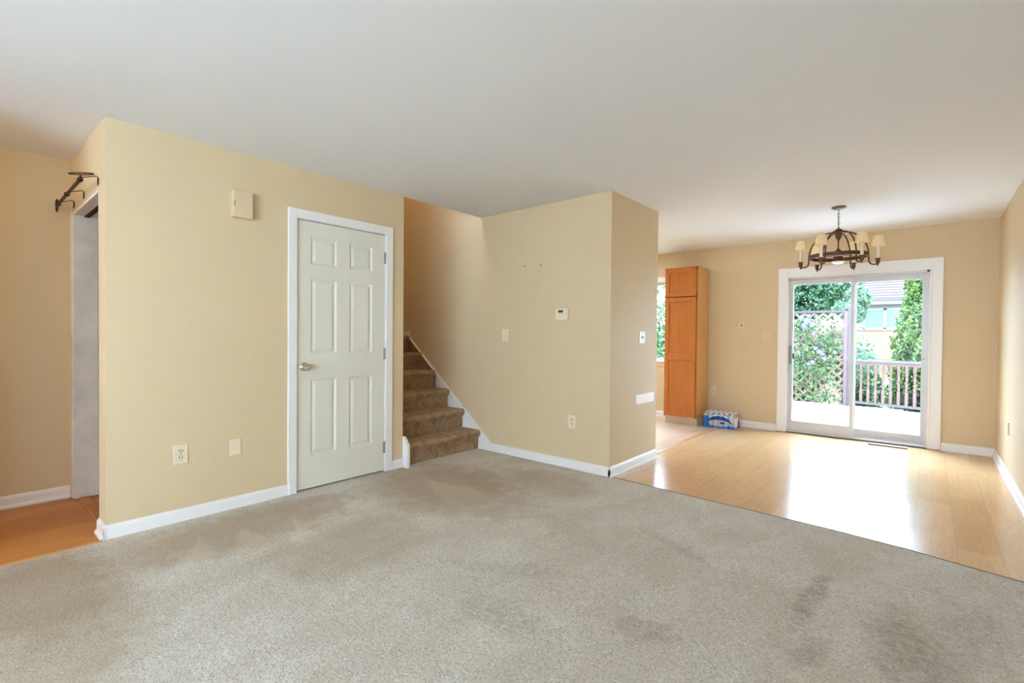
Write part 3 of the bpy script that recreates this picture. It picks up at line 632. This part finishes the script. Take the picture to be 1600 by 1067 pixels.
# ------------------------------------------------------------------ case of bottled water
wx0, wy0 = -2.305, 6.645
wc = thing('water_bottle_pack', (wx0+.2, wy0+.14, -.006), 'shrink-wrapped pack of water bottles in blue print on the floor beside the pantry cabinet', 'water pack')
br, bh = .0325, .205
for i in range(6):
    for j in range(4):
        x, y = wx0+.034+i*.066, wy0+.034+j*.066
        b = MB().lathe([(.026, 0), (br, .006), (br, .05), (br*.93, .056), (br, .062), (br, .13), (br*.9, .152), (.016, .182), (.0125, .186), (.0125, .192)], (x, y, -.005), 14).build('bottle', 'bottle', wc, smooth=True)
        MB().lathe([(.0145, .186), (.0145, .203), (.012, .205)], (x, y, -.005), 12).build('bottle_cap', 'cap', b)
def wrap_strip(name, m, z_lo, z_hi, off, u0=0, u1=1):
    """film round the front and the two ends, following the bottles"""
    pts = []
    for i in range(6):
        for a in range(-60, 61, 15): pts.append((wx0+.034+i*.066+(br+off)*math.sin(rad(a)), wy0+.034-(br+off)*math.cos(rad(a))))
    for j in range(4):
        for a in range(-60, 61, 15): pts.append((wx0+.034+5*.066+(br+off)*math.cos(rad(a)), wy0+.034+j*.066+(br+off)*math.sin(rad(a))))
    pts = [(wx0+.034-(br+off)*math.cos(rad(a)), wy0+.034-(br+off)*math.sin(rad(a))) for a in range(0, 31, 15)] + pts
    n = len(pts); i0, i1 = int(u0*(n-1)), int(u1*(n-1)); mb = MB(); prev = None
    for i in range(i0, i1+1):
        u = i/(n-1); lo, hi = z_lo(u), z_hi(u)
        p = pts[i]; cur = (mb.bm.verts.new((*p, lo)), mb.bm.verts.new((*p, max(hi, lo+.001))))
        if prev: mb.bm.faces.new((prev[0], cur[0], cur[1], prev[1]))
        prev = cur
    o = mb.build(name, m, wc, fix=False); md = o.modifiers.new('film', 'SOLIDIFY'); md.thickness = .0008; return o
wrap_strip('shrink_wrap', 'wrap', lambda u: -.004, lambda u: .176, .0012)
wrap_strip('blue_print', 'blue', lambda u: 0, lambda u: .150 if u < .14 else .05*max(0, 1-abs(u-.14)/.1), .0030, 0, .22)
def arch(u): return math.sqrt(max(0, 1-((u-.34)/.25)**2))
wrap_strip('navy_arch', 'navy', lambda u: .035+.070*arch(u)**1.0, lambda u: .045+.115*arch(u), .0036, .12, .585)
wrap_strip('pale_arch', 'lightblue', lambda u: .045+.112*arch(u), lambda u: .050+.124*arch(u), .0040, .12, .585)
wrap_strip('blue_band', 'blue', lambda u: .0, lambda u: .028+.010*math.sin(u*14), .0032, .2, .62)
wrap_strip('blue_end_print', 'blue', lambda u: 0, lambda u: .085, .0032, .88, 1)
wrap_strip('white_print', 'white_plate', lambda u: .018+.01*math.sin(u*30), lambda u: .135, .0028, .66, .86)
wrap_strip('navy_letter_band', 'navy', lambda u: .055, lambda u: .082, .0036, .36, .45)

# ------------------------------------------------------------------ chandelier
hx, hy = -.669, 5.50
cd = thing('chandelier', (hx, hy, H), 'six-arm brown chandelier with cream shades hanging before the patio door', 'chandelier')
cn = MB().lathe([(.0, 0), (.058, 0), (.060, -.006), (.050, -.016), (.028, -.026), (.010, -.030), (.006, -.034)], (hx, hy, H), 28).build('ceiling_canopy', 'pewter', cd, smooth=True)
mb = MB(); z = H-.03; k = 0
while z > 2.262:
    el = []
    for a in np.linspace(0, 2*math.pi, 17)[:-1]:
        u, w = .0085*math.cos(a), .021*math.sin(a); el.append((hx+(u if k % 2 else 0), hy+(0 if k % 2 else u), z-.018+w))
    mb.loop(el, .0022, 6); z -= .0335; k += 1
mb.tube([(hx+.004, hy, H-.03), (hx-.007, hy+.004, 2.36), (hx+.003, hy, 2.25)], .003, 6)
mb.build('chain', 'pewter', cd, smooth=True)
MB().lathe([(.004, 2.25), (.008, 2.238), (.028, 2.226), (.036, 2.214), (.028, 2.206), (.029, 2.19), (.028, 2.17), (.020, 2.145), (.008, 2.125), (.006, 2.11), (.006, 2.05), (.010, 2.045), (.022, 2.03), (.029, 2.005), (.033, 1.995), (.033, 1.985), (.0, 1.985)][::-1], (hx, hy, 0), 24).build('center_column', 'brown_metal', cd, smooth=True)
MB().lathe([(.034, 1.972), (.037, 1.972), (.049, 1.925), (.047, 1.923), (.034, 1.965)], (hx, hy, 0), 26, closed=True).build('downlight_cup', 'brown_metal', cd, smooth=True)
MB().lathe([(.046, 1.926), (.055, 1.924), (.050, 1.912), (.030, 1.903), (.0, 1.900)][::-1], (hx, hy, 0), 26).build('downlight_glass', 'opal', cd, smooth=True)
RR = .232
MB().lathe([(RR-.005, 1.957), (RR+.005, 1.957), (RR+.005, 1.990), (RR-.005, 1.990)], (hx, hy, 0), 60, closed=True).build('ring', 'brown_metal', cd, smooth=True)
mb = MB()
for a in (35, 155, 275): 
    ca, sa = math.cos(rad(a)), math.sin(rad(a)); mb.tube([(hx+.03*ca, hy+.03*sa, 1.988), (hx+RR*ca, hy+RR*sa, 1.972)], .004, 6)
mb.build('ring_spoke', 'brown_metal', cd)
va = math.atan2(hy, hx)-math.pi/2                      # lateral axis of the view towards the chandelier
for kk in range(6):
    a = va+rad(5+60*kk); ca, sa = math.cos(a), math.sin(a); P = lambda r, z: (hx+r*ca, hy+r*sa, z)
    pts = [P(.028, 2.205)]
    for t in np.linspace(0, 1, 14): pts.append(P(.05+(RR+.004-.05)*math.sin(t*math.pi/2), 1.965+.235*math.cos(t*math.pi/2)))
    pts += [P(RR+.004, 1.93), P(RR+.008, 1.905), P(RR+.022, 1.888), P(RR+.045, 1.882), P(RR+.068, 1.884), P(RR+.072, 1.892)]
    am = MB().tube(pts, .0065, 8).lathe([(.003, 1.868), (.007, 1.874), (.006, 1.884), (.014, 1.892), (.017, 1.905), (.015, 1.922), (.021, 1.932), (.0215, 1.938), (.0, 1.938)], P(RR+.072, 0)[:2]+(0,), 16).box((P(RR, 0)[0]-.009, P(RR, 0)[1]-.009, 1.955), (P(RR, 0)[0]+.009, P(RR, 0)[1]+.009, 1.992)).build('arm', 'brown_metal', cd, smooth=True)
    cpos = P(RR+.072, 0)[:2]+(0,)
    MB().lathe([(.0125, 1.938), (.0125, 2.068), (.0, 2.068)], cpos, 14).build('candle_sleeve', 'candle', am, smooth=True)
    sh = MB().lathe([(.056, 2.052), (.037, 2.142), (.0352, 2.142), (.0545, 2.052)], cpos, 24, closed=True).build('lamp_shade', 'shade', am, smooth=True)

# ================================================================== outdoors
DZ_ = -.12
deck = thing('deck', (-.8, 9.3, DZ_), 'sun-bleached wooden deck outside the patio door', 'deck', kind='structure')
mb = MB(); y = YB+.16
while y < 11.55:
    mb.box((-4.2, y, DZ_-.03), (2.6, y+.136, DZ_), bev=.004, seg=1); y += .142
mb.build('deck_boards', 'deck', deck)
struct(MB().prism([(-30, YB+.1), (30, YB+.1), (30, 60), (-30, 60)], -.9, -.75), 'ground', 'lawn', 'sunlit green lawn beyond the deck', 'lawn')
struct(B((-6.1, YB+.14, -.75), (.68, YB+.16, -.03)), 'wall_exterior_base', 'siding', 'siding below the patio door', 'wall')
# lattice privacy screen
ls = thing('lattice_screen', (-1.9, 11.45, DZ_), 'tan wooden lattice privacy screen with clematis on the deck edge', 'lattice screen')
LX0, LX1, LZ0, LZ1, LY = -3.2, -1.27, -.10, 1.70, 11.45
def lattice(sgn, y):
    mb = MB(); w = .038; p = .115; s2 = math.sqrt(2)
    c = LX0-(LZ1-LZ0)-.2
    while c < LX1+(LZ1-LZ0)+.2:
        # centre line: x = c + sgn*(z-LZ0); clip to the panel
        pts = []
        za, zb = LZ0, LZ1
        xa, xb = c, c+sgn*(zb-za)
        def clipx(xa, za, xb, zb):
            if xa == xb: return None
            t0, t1 = 0, 1; dx = xb-xa
            ta, tb = (LX0-xa)/dx, (LX1-xa)/dx
            if ta > tb: ta, tb = tb, ta
            t0, t1 = max(t0, ta), min(t1, tb)
            if t1-t0 < .02: return None
            return (xa+dx*t0, za+(zb-za)*t0, xa+dx*t1, za+(zb-za)*t1)
        q = clipx(xa, za, xb, zb)
        if q:
            a, b = Vector((q[0], 0, q[1])), Vector((q[2], 0, q[3])); d = (b-a).normalized(); n = Vector((-d.z, 0, d.x))*w/2
            mb.extrude([(v.x, y, v.z) for v in (a+n, b+n, b-n, a-n)], (0, .008, 0))
        c += p*s2
    return mb
lattice(1, LY+.002).build('lattice_slats', 'lattice', ls); lattice(-1, LY+.011).build('lattice_slats', 'lattice', ls)
MB().box((LX0, LY-.02, LZ1-.0), (-1.24, LY+.04, LZ1+.045), bev=.004).build('top_rail', 'post', ls)
MB().box((LX0, LY-.012, .77), (LX1, LY, .80)).box((LX0, LY-.012, 1.27), (LX1, LY, 1.295)).build('middle_rail', 'lattice', ls)
MB().box((-1.27, LY-.05, DZ_), (-1.205, LY+.04, 1.72), bev=.004).build('post', simple('pink_grey_post', (86, 64, 66), .8, var=.08), ls)
MB().box((-1.205, LY-.06, DZ_), (-1.115, LY+.03, 1.80), bev=.004).build('post', 'post', ls)

def leaf_mesh(name, pts, nrm, size, m, parent, aspect=.55, jitter=.7, curl=.25, smooth=False):
    """diamond leaves: one folded quad per point, facing roughly nrm"""
    n = len(pts); nr = nrm+RNG.normal(0, jitter, (n, 3)); nr /= np.linalg.norm(nr, axis=1, keepdims=True)+1e-9
    r = RNG.normal(0, 1, (n, 3)); r[:, 2] -= .6; a = np.cross(nr, r); a /= np.linalg.norm(a, axis=1, keepdims=True)+1e-9
    b = np.cross(nr, a); s = (size*RNG.uniform(.6, 1.3, n))[:, None]
    V = np.stack([pts-a*s*.5, pts+b*s*.5*aspect+nr*s*curl*.3, pts+a*s*.5, pts-b*s*.5*aspect+nr*s*curl*.3], 1).reshape(-1, 3)
    off = np.zeros(3); q = parent
    while q is not None: off += np.array(q.location); q = q.parent
    me = bpy.data.meshes.new(name); F = np.arange(4*n).reshape(-1, 4)
    me.from_pydata((V-off).tolist(), [], F.tolist()); return link(name, me, m, parent)
def blob_pts(c, rad3, n, lumps=14, lr=.45, shell=.35):
    c = np.array(c); rad3 = np.array(rad3); P, N = [], []
    d = RNG.normal(0, 1, (lumps, 3)); d /= np.linalg.norm(d, axis=1, keepdims=True); cc = d*RNG.uniform(.35, .75, (lumps, 1))
    for k in range(n // 200):
        l = cc[k % lumps]; v = RNG.normal(0, 1, (200, 3)); v /= np.linalg.norm(v, axis=1, keepdims=True)
        rr = lr*(1-shell*RNG.random((200, 1))**2); P.append(c+(l+v*rr)*rad3); N.append(v)
    return np.concatenate(P), np.concatenate(N)

# clematis on the lattice
cl = thing('clematis_vine', (-2.0, 11.40, DZ_), 'flowering clematis vine climbing the tan lattice screen', 'vine')
mb = MB()
for (x0, x1, h) in ((-1.95, -1.98, 1.65), (-1.75, -1.62, 1.2), (-1.85, -2.2, 1.0), (-1.6, -1.42, 1.45), (-2.25, -2.15, .8)):
    pts = []
    for t in np.linspace(0, 1, 14): pts.append((x0+(x1-x0)*t+.05*math.sin(9*t+x0*7), 11.425+.02*math.sin(13*t), DZ_+.01+h*t))
    mb.tube(pts, .006, 6)
mb.build('stem', 'bark', cl)
P = []
for (x, z, sx, sz, n) in ((-1.95, 1.45, .13, .12, 260), (-1.9, 1.2, .2, .16, 200), (-1.72, .95, .16, .2, 300), (-1.95, .75, .22, .15, 230), (-1.7, .55, .2, .18, 300), (-1.9, .25, .35, .2, 420),
                          (-1.55, .2, .18, .22, 300), (-2.2, .2, .3, .22, 300), (-1.42, 1.35, .07, .12, 60), (-1.45, .9, .09, .2, 120), (-1.55, 1.1, .12, .1, 110), (-2.15, .8, .15, .2, 140), (-1.75, .0, .35, .08, 260)):
    p = np.stack([RNG.normal(x, sx, n), RNG.uniform(11.36, 11.44, n), RNG.normal(z, sz, n)], 1); p = p[:int(n*(.42 if z > .6 else .24))]; P.append(p[(p[:, 2] > DZ_+.02) & (p[:, 0] < -1.30) & (p[:, 2] < 1.74)])
P = np.concatenate(P); leaf_mesh('leaves', P, np.tile([0, -1, .35], (len(P), 1)), .068, 'vine', cl, .62, .5)
def flower(x, z, r, y=11.335):
    mb = MB(); tilt = Matrix.Rotation(random.uniform(-.5, .5), 4, 'Z') @ Matrix.Rotation(random.uniform(-.2, .6), 4, 'X'); ph = random.random()
    for k in range(6):
        a = 2*math.pi*(k/6)+ph; u = Vector((math.cos(a), 0, math.sin(a))); v = Vector((-math.sin(a), 0, math.cos(a))); o = Vector((x, y, z)); w = r*.34
        q = [tilt @ (u*t*r+v*s*w+Vector((0, -.2*r*(1-t), 0))) for t, s in ((.05, .2), (.5, 1), (1.02, 0), (.5, -1), (.05, -.2))]
        vs = [mb.bm.verts.new(o+p) for p in q]; mb.bm.faces.new(vs)
    f = mb.build('flower', 'petal', cl, fix=False)
    MB().lathe([(.0, -.012), (.010, -.006), (.012, .004), (.0, .01)], (x, y-.006, z), 8, 'Y').build('flower_center', 'flower_eye', f)
for (x, z, r) in ((-1.885, 1.533, .085), (-1.99, 1.60, .07), (-1.93, 1.42, .085), (-1.80, 1.47, .07), (-1.86, 1.64, .06), (-2.02, .90, .05), (-1.66, .92, .065), (-1.60, .88, .05), (-1.576, .79, .05), (-1.78, .71, .055), (-1.845, .675, .05), (-1.375, 1.385, .05), (-1.405, .92, .05), (-1.73, .99, .05), (-1.76, 1.30, .05)): flower(x, z, r)

# deck railing, slightly angled
rl = thing('deck_railing', (-.5, 11.35, DZ_), 'brown wooden deck railing with turned balusters beyond the patio door', 'railing')
A, Bp = Vector((-1.10, 11.44, 0)), Vector((1.6, 10.76, 0)); dv = (Bp-A).normalized(); nv = Vector((-dv.y, dv.x, 0))
def rbox(z0, z1, hw):
    return MB().extrude([A-nv*hw+Vector((0, 0, z0)), Bp-nv*hw+Vector((0, 0, z0)), Bp+nv*hw+Vector((0, 0, z0)), A+nv*hw+Vector((0, 0, z0))], (0, 0, z1-z0))
rbox(.745, .790, .045).build('top_rail', 'railtop', rl); rbox(.695, .745, .018).build('sub_rail', 'rail', rl); rbox(-.055, -.010, .02).build('bottom_rail', 'railtop', rl)
s = .118
while s < (Bp-A).length:
    p = A+dv*s; w = .020; mb = MB()
    mb.lathe([(w*1.25, -.012), (w*1.25, .22), (w*.8, .235), (w*1.2, .25), (w*.75, .265), (w*1.0, .33), (w*1.1, .37), (w*.75, .385), (w*1.25, .395), (w*.75, .405), (w*1.1, .42), (w*1.0, .47), (w*.75, .525), (w*1.2, .54), (w*.8, .555), (w*1.25, .57), (w*1.25, .70)], (p.x, p.y, 0), 10)
    mb.build('baluster', 'rail', rl, smooth=True); s += .1175
# arborvitae behind the railing
av = thing('arborvitae', (.06, 12.35, -.75), 'tall dense green arborvitae behind the deck railing', 'tree')
def arb_r(z):
    t = (z+.75)/4.6; return .78*max(0, (1-t))**.62*min(1, .55+t*2.4)
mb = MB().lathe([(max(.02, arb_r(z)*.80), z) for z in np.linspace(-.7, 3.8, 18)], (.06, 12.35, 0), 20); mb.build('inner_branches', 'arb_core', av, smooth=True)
MB().tube([(.06, 12.35, -.76), (.06, 12.35, .2)], .07, 10).build('trunk', 'bark', av)
n = 22000; zz = RNG.uniform(-.62, 3.8, n); ph = RNG.uniform(0, 2*math.pi, n); lump = 1+.10*np.sin(ph*5+zz*4)+.08*np.sin(ph*9-zz*7)
rr = np.array([arb_r(z) for z in zz])*lump*RNG.uniform(.82, 1.04, n)
P = np.stack([.06+rr*np.cos(ph), 12.35+rr*np.sin(ph), zz], 1); N = np.stack([np.cos(ph), np.sin(ph), np.full(n, .5)], 1)
leaf_mesh('foliage', P, N, .085, 'arb', av, .5, .6, .6)
def bush(name, c, r3, n, size, m, label, cat='shrub', group=None, trunk=True, lumps=14):
    t = thing(name, (c[0], c[1], c[2]-r3[2]), label, cat, 'shrubs behind the deck' if cat == 'shrub' else 'trees beyond the deck')
    P, N = blob_pts(c, r3, n, lumps); P = P[P[:, 2] > -.74]; leaf_mesh('foliage', P, N[:len(P)], size, m, t, .6, .7)
    if trunk:
        mb = MB(); zb = -.76; mb.tube([(c[0], c[1], zb), (c[0], c[1], c[2])], [max(.02, r3[0]*.07), max(.012, r3[0]*.04)], 8)
        for k in range(5):
            a = k*1.26+.3; mb.tube([(c[0], c[1], c[2]-r3[2]*.4), (c[0]+r3[0]*.5*math.cos(a), c[1]+r3[1]*.5*math.sin(a), c[2]+r3[2]*.3)], [r3[0]*.03, r3[0]*.012], 6)
        mb.build('trunk', 'bark', t)
    return t
bush('shrub', (.15, 11.40, -.1), (.7, .13, .40), 2600, .085, 'darkshrub', 'dark low shrub under the arborvitae behind the railing')
bush('shrub', (-.92, 11.9, .12), (.5, .28, .60), 2600, .09, 'shrub', 'light green shrub behind the left balusters of the railing')
bush('shrub', (-2.45, 12.2, .0), (.9, .4, .62), 3800, .10, 'shrub', 'light green shrub behind the lower lattice')
bush('shrub', (-2.2, 13.6, .95), (1.3, .6, .8), 3400, .11, 'tree', 'dark green shrub behind the upper lattice')
bush('shrub', (-1.55, 16.5, .15), (.55, .5, .85), 2600, .11, 'paletree', 'pale mint shrub in front of the cedar fence')
bush('tree', (-4.4, 21.5, 3.3), (2.6, 1.8, 1.9), 24000, .15, 'tree', 'big blue-green tree above the lattice screen', 'tree', lumps=24)
bush('tree', (-1.85, 18.4, 2.35), (.55, .6, .6), 6000, .12, 'paletree', 'pale green branch tree in front of the house roof', 'tree')
bush('tree', (-7.2, 13.6, 1.4), (1.9, 1.4, 2.1), 8000, .15, 'shrub', 'bright green tree outside the kitchen window', 'tree', lumps=20)
# cedar fence
fe = thing('cedar_fence', (-2.5, 30, -.75), 'orange cedar board fence in front of the neighbouring house', 'fence')
mb = MB(); x = -8.0
while x < 4: mb.box((x, 30, -.75), (x+.135, 30.03, 1.60)); x += .15
mb.build('fence_boards', 'fence', fe)
MB().box((-8, 29.96, 1.56), (4, 30.05, 1.64)).box((-8, 29.96, .1), (4, 30.0, .18)).build('fence_rail', simple('fence_rail_wood', (92, 70, 52), .8), fe)
# neighbouring house
ho = thing('house', (1.0, 40, -.75), 'cream neighbouring house with mauve shingle roof behind the fence', 'house')
mb = MB(); z = -.75
while z < 3.45: mb.extrude([(-4.2, 36.0, z), (-4.2, 35.97, z), (-4.2, 36.0, z+.2)], (14, 0, 0)); z += .2
mb.box((-4.2, 36, -.75), (9.8, 43, 3.46)); mb.build('wall', 'siding', ho)
mb = MB().extrude([(-3.5, 35.5, 3.46), (-3.5, 35.5, 3.54), (-3.5, 39.5, 6.6), (-3.5, 43.5, 3.54), (-3.5, 43.5, 3.46), (-3.5, 39.5, 6.5)], (14, 0, 0))
for k in range(18):
    t = k/18; y = 35.5+4*t; zz_ = 3.54+3.06*t; mb.box((-3.5, y-.02, zz_), (10.5, y+.1, zz_+.012))
mb.build('roof', 'roof', ho)
MB().box((-3.5, 35.38, 3.40), (10.5, 35.5, 3.52)).build('gutter', 'gutter', ho)
MB().box((-3.4, 35.5, 3.18), (10.4, 36.0, 3.40)).build('soffit', 'win_white', ho)
for x in (-2.95, -1.93):
    w = MB().box((x-.08, 35.90, 1.75), (x, 36.0, 2.95)).box((x+.86, 35.90, 1.75), (x+.94, 36.0, 2.95)).box((x-.08, 35.90, 1.72), (x+.94, 36.0, 1.82)).box((x-.08, 35.90, 2.85), (x+.94, 36.0, 2.95)).build('window', 'win_white', ho)
    MB().box((x, 35.95, 1.82), (x+.86, 35.98, 2.85)).build('pane', 'win_glass', w)
